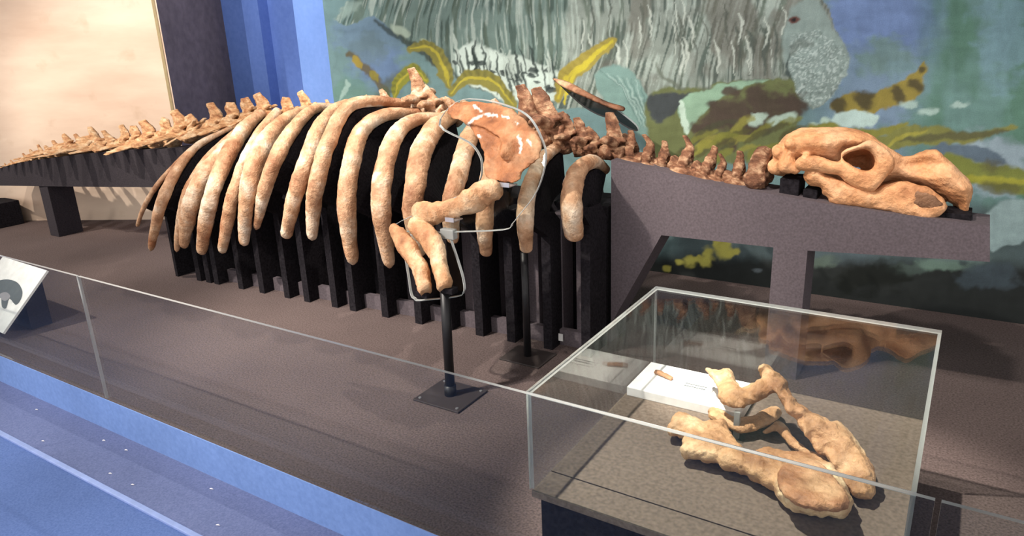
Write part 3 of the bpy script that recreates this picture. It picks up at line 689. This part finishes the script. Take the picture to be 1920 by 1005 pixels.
sk_c = remesh([inflate(cran, sp(2.90), N0, .105, 62, 4, relief=crel, grow=2.5, back=1.75)[:2]]+[ell(ony((px, py), yy), (r_, r_*1.1, r_), None, 2) for px, py, r_, yy in ((1454, 312, .032, 2.83), (1476, 308, .034, 2.80), (1462, 284, .030, 2.82), (1484, 268, .026, 2.80), (1492, 316, .022, 2.79), (1510, 300, .022, 2.775), (1526, 322, .016, 2.78))], .006, 2, .005, 24., 3)
sk_z = remesh([inflate(zyg, sp(2.775), N0, .026, 13, 3.5, holes=[zhole], grow=1.5)[:2]], .005, 2, .002, 30., 4)
sk_m = remesh([inflate(mand, sp(2.80), N0, .034, 20, 4, grow=2.5, relief=lambda uv: -.012*np.exp(-((uv[:, 0]-1738)/26)**4-((uv[:, 1]-375)/14)**4))[:2]], .006, 3, .0045, 26., 5)
bpy.data.objects.remove(skull)
skull = put('skull', sk_c, bone_skull, skel); skull['label'] = 'pale orange skull with deep eye socket'
put('cheek_arch', sk_z, bone_skull, skull)
mm = put('mandible', sk_m, bone_skull, skull)
far = mm.copy(); C.objects.link(far); far.location = mm.location+Vector((0.0, 0.17, 0))
padp = SC([(765, 398), (800, 394), (870, 412), (922, 452), (915, 474), (860, 486), (800, 478), (768, 430)])
pad = put('chewing_plate', remesh([inflate(padp, sp(2.776), N0, .006, 8, 4)[:2]], .004, 1, .003, 60., 2), bone('bone_pad', (96, 68, 52), (120, 88, 66), (146, 108, 80), 8), mm)

# ---- near flipper: shoulder blade, arm bones on a clear plate
def fy(v): return 1.97+(560-v)*0.00143
_fa, _fb, _fc = (ony(p, fy(p[1])) for p in ((780, 550), (1020, 330), (850, 190)))
_fn = (_fb-_fa).cross(_fc-_fa).normalized()
def fl(off=0.):
    A0 = _fa+Vector((0, off, 0))
    def g(u, v):
        d_ = Vector(ray((u, v))); t_ = (A0-Vector((0, 0, EYE))).dot(_fn)/d_.dot(_fn); return Vector((0, 0, EYE))+d_*t_
    return g
C3 = lambda pts: [(600+.398*x, 120+.398*y) for x, y in pts]
C4 = lambda pts: [(700+.4773*x, 300+.4773*y) for x, y in pts]
NF = (0.15, -1, -0.30)
scap_o = C3([(600, 222), (625, 190), (700, 178), (780, 182), (850, 196), (920, 222), (975, 275), (1025, 335), (1046, 388), (1022, 450), (965, 500), (936, 552), (880, 556), (820, 548), (785, 530), (772, 490), (776, 430), (745, 350), (690, 285), (625, 250)])
cracks = [C3([(705, 310), (712, 270), (740, 245), (775, 232)]), C3([(730, 190), (768, 212)]), C3([(790, 228), (840, 236)]), C3([(870, 238), (895, 246)]), C3([(940, 330), (955, 370), (950, 410)]), C3([(930, 225), (950, 240)]), C3([(755, 325), (768, 335)]), C3([(600, 200), (625, 185)]), C3([(985, 350), (1000, 370)]), C3([(930, 268), (938, 276)])]
def scp(uv):
    v = np.zeros(len(uv)); r_ = np.random.RandomState(1)
    for c_ in cracks:
        d_ = dist_poly(uv, c_, False)+2.6*np.array([noise.noise((a*.22, b_*.22, 2.)) for a, b_ in uv]); v = np.maximum(v, np.clip((2.3-d_)/1.4, 0, 1))
    return v
def scr(uv):
    ridge = C3([(720, 250), (800, 270), (870, 310), (905, 350), (890, 415)]); d_ = dist_poly(uv, ridge, False)
    e = .034*np.exp(-(d_/10)**2)
    e += .040*np.exp(-((uv[:, 0]-953)/9)**2-((uv[:, 1]-268)/15)**2)-.014*np.exp(-((uv[:, 0]-930)/14)**2-((uv[:, 1]-300)/26)**2)
    e += np.array([.010*noise.noise((a*.045, b_*.045, 0.))+.004*noise.noise((a*.13, b_*.13, 0.)) for a, b_ in uv])
    return e
V, Fc, pv = inflate(scap_o, fl(-0.005), NF, .016, 9, 2.6, relief=scr, jag=4, patch=scp)
me = mesh_from(V, Fc, True); set_patch(me, pv)
o = put('shoulder_blade', me, bone_scap, skel); o['label'] = 'broad fan-shaped orange bone with white repair cracks'
def limb(name, px, wd, seed, off=-0.035, lump=.10, flat=.75):
    pts = [fl(off)(*p) for p in px]; path = catmull(pts, 44); w = lerp_list(wd, 44); rad = []
    for k in range(44):
        s = k/43; e = max(.72, math.sqrt(max(0.02, 1-((s-.95)/.05)**2))) if s > .95 else (math.sqrt(max(0.02, 1-((.04-s)/.04)**2)) if s < .04 else 1)
        rad.append(px2m(w[k], path[k])*.5*e)
    V, Fc = tube_vf(path, rad, 18, flat, Vector((0.3, 0, 1)), lump, seed)
    return put(name, mesh_from(V, Fc, True), bone_limb, skel)
limb('humerus', C4([(158, 200), (215, 212), (290, 195), (370, 172), (430, 128), (500, 118)]), [30, 46, 40, 37, 50, 52, 36], 1.3, lump=.22)
limb('ulna', C4([(72, 262), (110, 310), (150, 370), (185, 430), (208, 520)]), [20, 36, 44, 38, 36, 40], 4.4, lump=.2)
limb('radius', C4([(150, 245), (215, 300), (248, 360), (262, 420), (280, 505)]), [36, 44, 46, 39, 38, 42], 6.1, lump=.2)

# ------------------------------------------------------------------ clear flipper mount with its post
mnt = thing('flipper_mount', 'clear acrylic plates holding shoulder blade and arm bones on black post', 'display mount', (-1.6, 1.97, 0))
off_b = Vector((0.0015, 0.011, 0.003))
up_o = C3([(560, 290), (700, 372), (748, 430), (760, 480), (752, 545), (705, 600), (560, 660), (345, 762), (385, 800), (470, 812), (570, 796), (860, 783), (905, 752), (935, 715), (1020, 600), (1062, 450), (1040, 350), (985, 255), (900, 205), (760, 170), (640, 180)])
lo_o = C4([(96, 300), (120, 372), (134, 450), (146, 528), (160, 546), (184, 553), (330, 537), (352, 520), (355, 500), (346, 450), (312, 345), (290, 292), (240, 285), (150, 280)])
put('clear_plate', prism_me([fl(0.012)(*p) for p in smooth_poly(up_o, 4)], off_b, True), [clear, edge_m], mnt)
put('clear_plate', prism_me([fl(0.030)(*p) for p in smooth_poly(lo_o, 4)], off_b, True), [clear, edge_m], mnt)
def rim_bead(outline, off, parent):
    Q = [fl(off)(*p) for p in smooth_poly(outline, 4)]; Q.append(Q[0])
    V, Fc = tube_vf(Q, [0.0014]*len(Q), 6, 1, Vector((0, 1, 0))); return put('polished_rim', mesh_from(V, Fc, True), edge_m, parent)
rim_bead(up_o, 0.012, mnt); rim_bead(lo_o, 0.030, mnt)
pt = ony((828, 545), 2.02); pbz = ony((836, 742), 1.97)
V, Fc = tube_vf([Vector((pbz.x, 2.0, 0.004)), Vector((pbz.x, 2.005, 0.25)), Vector((pbz.x, 2.01, pt.z))], [0.019]*3, 16)
put('post', mesh_from(V, Fc, True), black_metal, mnt)
put('post_collar', mesh_from(*tube_vf([Vector((pbz.x, 2.0, 0.006)), Vector((pbz.x, 2.0, 0.05))], [0.024]*2, 16), True), black_metal, mnt)
bp = put('base_plate', box_me(pbz.x-.11, pbz.x+.11, 1.90, 2.10, 0.001, 0.008, 0.002), plain('dark_steel_plate', (54, 47, 46), .55), mnt)
for sx in (-1, 1):
    for sy in (-1, 1):
        put('screw', mesh_from(*tube_vf([Vector((pbz.x+sx*.09, 2.0+sy*.08, .008)), Vector((pbz.x+sx*.09, 2.0+sy*.08, .011))], [.006]*2, 10)), steel_m, bp)
for (cx, cy, w) in ((953, 343, 22), (851, 408, 20)):
    A = fl(-.02)(cx, cy); hw = px2m(w/2, A)
    bm = bmesh.new()
    me = prism_me([A+Vector((-hw, -.03, -.011)), A+Vector((-hw, -.03, .006)), A+Vector((-hw, -.026, .006)), A+Vector((-hw, -.026, -.007)), A+Vector((-hw, .03, -.007)), A+Vector((-hw, .03, -.011))], (2*hw, 0, 0)); bm.free()
    put('steel_clip', me, steel_m, mnt)
A = fl(.01)(838, 440)
put('joint_block', box_me(A.x-.035, A.x+.03, A.y, A.y+.03, A.z-.02, A.z+.02, .004), edge_m, mnt)
for px, py in (((785, 552)), ((832, 545))):
    A = fl(-.012)(px+10, py-3); put('foot_pad', box_me(A.x-.028, A.x+.028, A.y-.02, A.y+.02, A.z-.014, A.z+.008, .003), velvet, mnt)
# far shoulder blade on its own clear plate
fm = thing('far_flipper_mount', 'dark clear plate rising behind the neck vertebrae', 'display mount', (-1.2, 3.3, 0.9))
C5 = lambda pts: [(940+.398*x, 130+.398*y) for x, y in pts]
fp = lambda u, v: ony((u, v), 3.45-(v-140)*.0025)
fo = C5([(250, 45), (300, 70), (400, 112), (495, 158), (560, 205), (630, 262), (642, 292), (600, 280), (520, 232), (470, 222), (390, 180), (310, 110)])
put('clear_plate', prism_me([fp(*p) for p in smooth_poly(fo, 3)], (0, .012, .004), True), [acrylic('smoky_acrylic', (.35, .33, .34)), edge_m], fm)
put('post', mesh_from(*tube_vf([Vector((-1.62, 3.4, 0.0)), Vector((-1.62, 3.4, .5)), Vector((-1.66, 3.4, .76))], [.018]*3, 14), True), black_metal, fm)
V, Fc, _ = inflate(C5([(245, 42), (320, 60), (410, 108), (500, 152), (578, 176), (570, 198), (500, 178), (400, 135), (310, 95), (258, 62)]), lambda u, v: ony((u, v), 3.42-(v-140)*.0025), (0, -1, .3), .012, 5, 3)
put('shoulder_blade', mesh_from(V, Fc, True), bone_neck, skel)

# ------------------------------------------------------------------ rib cradle: one black board per rib, rails and core
crad = thing('rib_cradle', 'black slatted stand with one upright board behind every rib', 'display stand', (-2.6, 2.6, 0))
for i, (path, rad) in enumerate(rib_paths):
    O, I = [], []
    n = len(path); tx = 0.022 if i else 0.012
    last = None
    for k in range(2, int(n*.80), 3):
        p = path[k]; ctr = Vector((p.x, yspine(p.x)+.02, 0.45))
        t = (path[k+1]-path[k-1]); t.x = 0; t.normalize(); inw = Vector((0, t.z, -t.y))
        if inw.dot(ctr-p) < 0: inw = -inw
        a = p+inw*(rad[k]*.9); b_ = p+inw*(rad[k]+.17)
        O.append(a); I.append(b_)
    # straight upright below, down to the deck
    xa, ya = O[-1].x, max(O[-1].y, 2.46+0.045*(O[-1].x+3.8))
    z0 = O[-1].z-.08
    for zz in np.linspace(z0, 0.0, 4):
        O.append(Vector((xa, ya, zz))); I.append(Vector((xa, ya+.16, zz)))
    V = []; Fc = []
    for a, b_ in zip(O, I):
        V += [a+Vector((-tx, 0, 0)), a+Vector((tx, 0, 0)), b_+Vector((tx, 0, 0)), b_+Vector((-tx, 0, 0))]
    m_ = len(O)
    for k in range(m_-1):
        for q in range(4): Fc.append((k*4+q, k*4+(q+1) % 4, (k+1)*4+(q+1) % 4, (k+1)*4+q))
    Fc += [(3, 2, 1, 0), tuple((m_-1)*4+q for q in range(4))]
    put('rib_board', mesh_from(V, Fc), velvet, crad)
put('bottom_rail', prism_me([(-3.78, 2.53, 0), (-1.33, 2.64, 0), (-1.33, 2.67, 0), (-3.78, 2.56, 0)], (0, 0, .075)), stand_m, crad)
put('core_panel', prism_me([(-3.7, 2.76, 0), (-1.30, 2.80, 0), (-1.30, 3.06, 0), (-3.7, 3.0, 0)], (0, 0, .62)), velvet, crad)
for xs in np.linspace(-1.98, -1.36, 6):
    put('upright_slat', box_me(xs-.028, xs+.028, 2.66, 2.76, 0, .60, .002), stand_m, crad)
# slim second post in front of the cradle
p2 = thing('slim_post', 'slim black post on a flat foot below a rib tip', 'post', (-1.52, 2.45, 0))
put('pole', mesh_from(*tube_vf([Vector((-1.523, 2.452, 0.004)), Vector((-1.523, 2.452, .48))], [.016]*2, 14), True), black_metal, p2)
put('foot', box_me(-1.62, -1.42, 2.37, 2.53, 0, .007, .002), MATS['dark_steel_plate'], p2)

# ------------------------------------------------------------------ neck stand (grey board with openings) and tail stand
YP = 2.76
def panel(name, outline, y, th, mat, parent, skew=0.):
    verts = [Vector(p) for p in outline]; edges = [(i, (i+1) % len(outline)) for i in range(len(outline))]
    rv, re, rf, *_ = delaunay_2d_cdt(verts, edges, [tuple(range(len(outline)))], 1, 1e-6)
    P = [ony((v.x, v.y), y+skew*(ony((v.x, v.y), y).x+5.85)) for v in rv]; n = len(P); V = P+[p+Vector((0, th, 0)) for p in P]
    Fc = []; cnt = {}
    for t in rf:
        Fc.append(tuple(t)); Fc.append(tuple(i+n for i in reversed(t)))
        for a, b_ in zip(t, tuple(t[1:])+(t[0],)): cnt[frozenset((a, b_))] = cnt.get(frozenset((a, b_)), 0)+1
    for e, c_ in cnt.items():
        if c_ == 1: a, b_ = tuple(e); Fc.append((a, b_, b_+n, a+n))
    return put(name, mesh_from(V, Fc), mat, parent)
ns = thing('neck_stand', 'dark grey board stand carrying the neck vertebrae and skull', 'display stand', (-.6, 2.8, 0))
zp = lambda x: onx((0, 0), x)
pb = onz((1146, 640)); 
def dpx(x): # photo px of the deck under the panel face at hall x
    return xpx((x, YP, 0.0))
xl = ony((1146, 500), YP).x; xr = ony((1240, 441), YP).x; xg = ony((1450, 463), YP).x; xh = ony((1514, 470), YP).x
panel('board', [(1146, 300), (1240, 322), (1330, 346), (1460, 366), (1560, 384), (1700, 404), (1856, 424), (1856, 491), (1514, 470), dpx(xh), dpx(xg), (1450, 464), (1240, 441), dpx(ony((1128, 690), YP).x+.0), dpx(xl)], YP, .17, stand_m, ns)
q = ony((1530, 372), 2.82)
for (px, py, w, h) in ((1487, 335, .07, .05), (1525, 355, .05, .05)):
    A = ony((px, py), 2.86); put('support_block', box_me(A.x-w/2, A.x+w/2, 2.80, 2.92, A.z-.09, A.z+.01, .003), velvet, ns)
A = ony((1790, 400), 2.84); put('support_block', box_me(A.x-.09, A.x+.05, 2.80, 2.92, A.z-.05, A.z+.008, .003), velvet, ns)
ts = thing('tail_stand', 'low black board stand under the tail vertebrae with a square leg', 'display stand', (-5.6, 2.7, 0))
YT = 2.63
panel('board', [(-14, 316), (0, 312), (60, 301), (150, 289), (240, 281), (300, 280), (345, 276), (420, 262), (470, 250), (470, 330), (400, 352), (150, 350), (-14, 348)], YT, .16, tail_m, ts, skew=.05)
la, lb = onz((96, 441)), onz((119, 445))
put('leg', box_me(la.x, la.x+.13, YT+.005, YT+.19, 0, ony((100, 349), YT).z+.01, .003), tail_m, ts)

# ------------------------------------------------------------------ display case, its plinth and contents
CX0, CX1, CY0, CY1, CZ0, CZ1 = -0.838, 0.0, 1.335, 2.185, 0.241, 0.522
pl = thing('case_plinth', 'black plinth carrying the clear display case', 'plinth', (-.42, 1.76, 0))
put('body', box_me(CX0+.02, CX1-.02, CY0+.02, CY1-.02, 0, CZ0-.022, .004), velvet, pl)
put('top_board', box_me(CX0+.004, CX1-.004, CY0+.105, CY1-.004, CZ0-.022, CZ0-.002, .001), case_floor, pl)
put('front_strip', box_me(CX0+.004, CX1-.004, CY0+.004, CY0+.1015, CZ0-.022, CZ0-.003, .001), case_floor, pl)
cs = thing('display_case', 'clear acrylic box case over jaw bones at the lower right', 'display case', (-.42, 1.76, CZ0))
T_ = .009
put('front_pane', pane_me(CX0, CX1, CY0, CY0+T_, CZ0, CZ1-T_), [clear_case, edge_m], cs)
put('back_pane', pane_me(CX0, CX1, CY1-T_, CY1, CZ0, CZ1-T_), [clear_case, edge_m], cs)
put('side_pane', pane_me(CX0, CX0+T_, CY0+T_, CY1-T_, CZ0, CZ1-T_), [clear_case, edge_m], cs)
put('side_pane', pane_me(CX1-T_, CX1, CY0+T_, CY1-T_, CZ0, CZ1-T_), [clear_case, edge_m], cs)
put('top_pane', pane_me(CX0, CX1, CY0, CY1, CZ1-T_, CZ1), [clear_case, edge_m], cs)
ZF = CZ0-.002
# white plaque with a fragment and a printed label
a, b_, c_ = onz((1184, 716), ZF+.03), onz((1238, 682), ZF+.03), onz((1345, 765), ZF+.03)
pxs = (a.x, c_.x+.07); pys = (min(a.y, c_.y), b_.y)
plq = link('plaque', box_me(pxs[0], pxs[1], pys[0], pys[1], ZF, ZF+.03, .002), white_m)
tag(plq, 'bright white plaque block inside the display case', 'plaque')
fr = onz((1244, 703), ZF+.036)
me = remesh([tb([fr+Vector((-.03, .012, 0)), fr+Vector((0, .0, .002)), fr+Vector((.035, -.012, 0))], [.013, .011, .009], 8, 8, .6)], .003, 2, .002, 60.)
frag = put('bone_fragment', me, bone('bone_fragment', (120, 82, 58), (156, 112, 80), (184, 140, 108), 9), thing('fossil_fragment', 'small brown fossil fragment lying on the white plaque', 'fossil', fr))
lc = thing('case_label', 'small printed card on the white plaque under the jaw bone', 'label card', (fr.x+.11, fr.y-.02, ZF+.0305))
put('card', box_me(fr.x+.07, fr.x+.17, fr.y-.05, fr.y+.0, ZF+.0301, ZF+.034), white_m, lc)
for k in range(2): put('print_line', box_me(fr.x+.08, fr.x+.15, fr.y-.036+.016*k, fr.y-.031+.016*k, ZF+.034, ZF+.0345), ink_m, lc)

# jaw bones
C8 = lambda pts: [(1240+.3632*x, 640+.3632*y) for x, y in pts]
A_o = C8([(30, 458), (58, 410), (108, 385), (160, 402), (200, 430), (330, 436), (350, 490), (405, 556), (440, 600), (482, 580), (560, 572), (650, 592), (780, 600), (880, 680), (950, 768), (980, 828), (968, 872), (900, 886), (800, 880), (700, 860), (640, 822), (560, 742), (450, 682), (380, 652), (270, 612), (190, 600), (118, 580), (105, 540), (122, 490), (60, 476)])
def zA(u, v):   # the bone's upper side rises to the back
    return ZF+.038
jA = lambda u, v: onz((u, v), zA(u, v))
def arel(uv):
    e = .016*np.exp(-((uv[:, 0]-1530)/50)**4-((uv[:, 1]-913)/36)**4)
    e += np.array([.006*noise.noise((p[0]*.06, p[1]*.06, 3.)) for p in uv]); return e
Ame = remesh([inflate(A_o, jA, (0, -.2, 1), .030, 18, 4, relief=arel, jag=6, grow=2)[:2]], .0045, 1, .005, 45., 1)
ta = put('jaw_bone', Ame, bone_jaw, None) if False else None
ja = thing('jaw_half', 'brown half jaw lying flat along the front of the case', 'jaw bone', (-.3, 1.6, ZF))
put('jaw_body', Ame, bone_jaw, ja)
o_pad = C8([(600, 700), (650, 628), (780, 612), (880, 690), (945, 768), (972, 828), (950, 866), (860, 874), (720, 850), (640, 800), (606, 750)])
put('chewing_plate', remesh([inflate(o_pad, lambda u, v: onz((u, v), ZF+.078), (0, -.2, 1), .016, 14, 4)[:2]], .0045, 2, .004, 45., 9), bone('bone_plate', (120, 78, 54), (168, 120, 86), (196, 156, 120), 10), ja)
B_pts = [((240, 150), .085), ((300, 160), .09), ((350, 150), .10), ((390, 225), .10), ((440, 246), .105), ((530, 200), .14), ((506, 152), .165), ((540, 120), .175), ((600, 165), .165), ((640, 212), .15), ((672, 285), .13), ((745, 352), .11), ((850, 410), .095), ((920, 430), .09), ((980, 480), .08), ((1060, 600), .06), ((1096, 680), .045), ((1092, 785), .02), ((1040, 802), .015), ((985, 785), .015), ((930, 715), .02), ((862, 604), .04), ((800, 556), .05), ((720, 440), .08), ((640, 340), .11), ((588, 258), .135), ((556, 262), .13), ((410, 330), .085), ((312, 310), .08), ((300, 240), .08)]
Bp = np.array(C8([p for p, z in B_pts])); Bz = np.array([z for p, z in B_pts])
def jB(u, v):
    w = 1/((Bp[:, 0]-u)**2+(Bp[:, 1]-v)**2+9.)**1.3
    return onz((u, v), ZF+.012+float((w*Bz).sum()/w.sum()))
Bme = remesh([inflate([tuple(p) for p in Bp], jB, (-.35, -.6, .7), .024, 12, 4, jag=4, grow=2.5)[:2]], .0045, 1, .004, 45., 4)
jb = thing('propped_jaw_half', 'pale tan half jaw propped up at the back of the case', 'jaw bone', (-.2, 1.85, ZF))
put('jaw_body', Bme, bone_jaw, jb)
inn = C8([(518, 466), (560, 440), (592, 410), (640, 432), (690, 500), (760, 560), (830, 590), (900, 660), (860, 650), (760, 590), (680, 550), (620, 490), (590, 462), (540, 478)])
put('inner_branch', remesh([inflate(inn, lambda u, v: onz((u, v), ZF+.02), (0, -.4, 1), .014, 8, 4)[:2]], .004, 2, .002, 40., 5), bone_jaw, jb)
inn2 = C8([(250, 345), (300, 350), (380, 395), (480, 385), (560, 340), (610, 345), (620, 380), (570, 420), (480, 460), (400, 470), (330, 440), (270, 410), (240, 390)])
put('hinge_branch', remesh([inflate(inn2, lambda u, v: onz((u, v), ZF+.03), (0, -.4, 1), .018, 10, 4)[:2]], .004, 2, .003, 40., 6), bone_jaw, jb)
pa, pb_ = onz(C8([(385, 500)])[0], ZF), None
pr = thing('prop_rod', 'clear upright prop under the raised jaw half', 'prop', pa)
topz = onx(C8([(400, 340)])[0], pa.x)
put('upright', box_me(pa.x-.008, pa.x+.008, pa.y-.006, pa.y+.006, ZF, ZF+.085, .001), edge_m, pr)
put('foot_pad', box_me(pa.x-.025, pa.x+.025, pa.y-.02, pa.y+.02, ZF, ZF+.004, .001), clear, pr)

# ------------------------------------------------------------------ tilted reading card at left, small label, lint
BR, = (onz((5, 625), .05),); TR = onx((88, 507), BR.x)
cd = thing('reading_card', 'white tilted reading card with a grey animal picture at the left edge', 'sign', (BR.x-.3, BR.y, 0))
e_ = Vector((-.515, .02, 0)); th = Vector((0, .008, -.008))
put('card', prism_me([BR, TR, TR+e_, BR+e_], th), white_m, cd)
dwn = (BR-TR); nn = Vector((0, -1, 1)).normalized()*.0012
def oncard(px):   # photo px -> the card's plane
    d_ = Vector(ray(px)); n_ = e_.cross(dwn).normalized(); t_ = (TR-Vector((0, 0, EYE))).dot(n_)/d_.dot(n_); return Vector((0, 0, EYE))+d_*t_
G = lambda pts: [oncard(p)+nn for p in pts]
put('animal_picture', prism_me(G(smooth_poly([(-30, 535), (-5, 527), (15, 524), (33, 530), (42, 545), (40, 560), (30, 572), (18, 560), (12, 578), (4, 575), (2, 558), (-8, 566), (-30, 575)], 3)), nn*.3), ink_m, cd)
put('pale_muzzle', prism_me([p+nn*.4 for p in G(smooth_poly([(0, 552), (12, 548), (20, 556), (12, 564), (4, 562)], 3))], nn*.3), print_m, cd)
mid = (BR+TR)/2
put('support', prism_me([Vector((BR.x-.06, mid.y+.02, 0)), Vector((BR.x-.06, TR.y-.01, 0)), Vector((BR.x-.06, TR.y-.01, TR.z-.05)), Vector((BR.x-.06, mid.y+.02, mid.z-.03))], (-.40, 0, 0)), tail_m, cd)
lp = ony((1046, 632), 2.62)
sl = thing('small_label', 'tiny white label standing on the base rail below the first rib', 'label card', (lp.x, 2.625, lp.z-.02))
put('card', box_me(lp.x-.024, lp.x+.024, 2.622, 2.625, lp.z-.017, lp.z+.017), white_m, sl)
put('clip', box_me(lp.x-.004, lp.x+.004, 2.6255, 2.632, 0.06, lp.z), black_metal, sl)
NTH = ('leftmost', 'second from the left', 'third from the left', 'fourth from the left', 'fourth from the right', 'third from the right', 'second from the right', 'rightmost')
for k, (px, py) in enumerate([(68, 769), (80, 828), (194, 827), (206, 889), (236, 845), (248, 910), (396, 918), (408, 986)]):
    P = onz((px, py), -.149)
    V, Fc = tube_vf(catmull([P+Vector((-.008, 0, .001)), P+Vector((0, .002, .003)), P+Vector((.007, .004, .001))], 5), [.0012, .0022, .0026, .002, .001], 6)
    o = put('lint_speck', mesh_from(V, Fc, True), lint_m, thing('carpet_lint', 'tiny white lint speck on the blue grey step, %s' % NTH[k], 'lint', P, 'white lint specks on the step'))
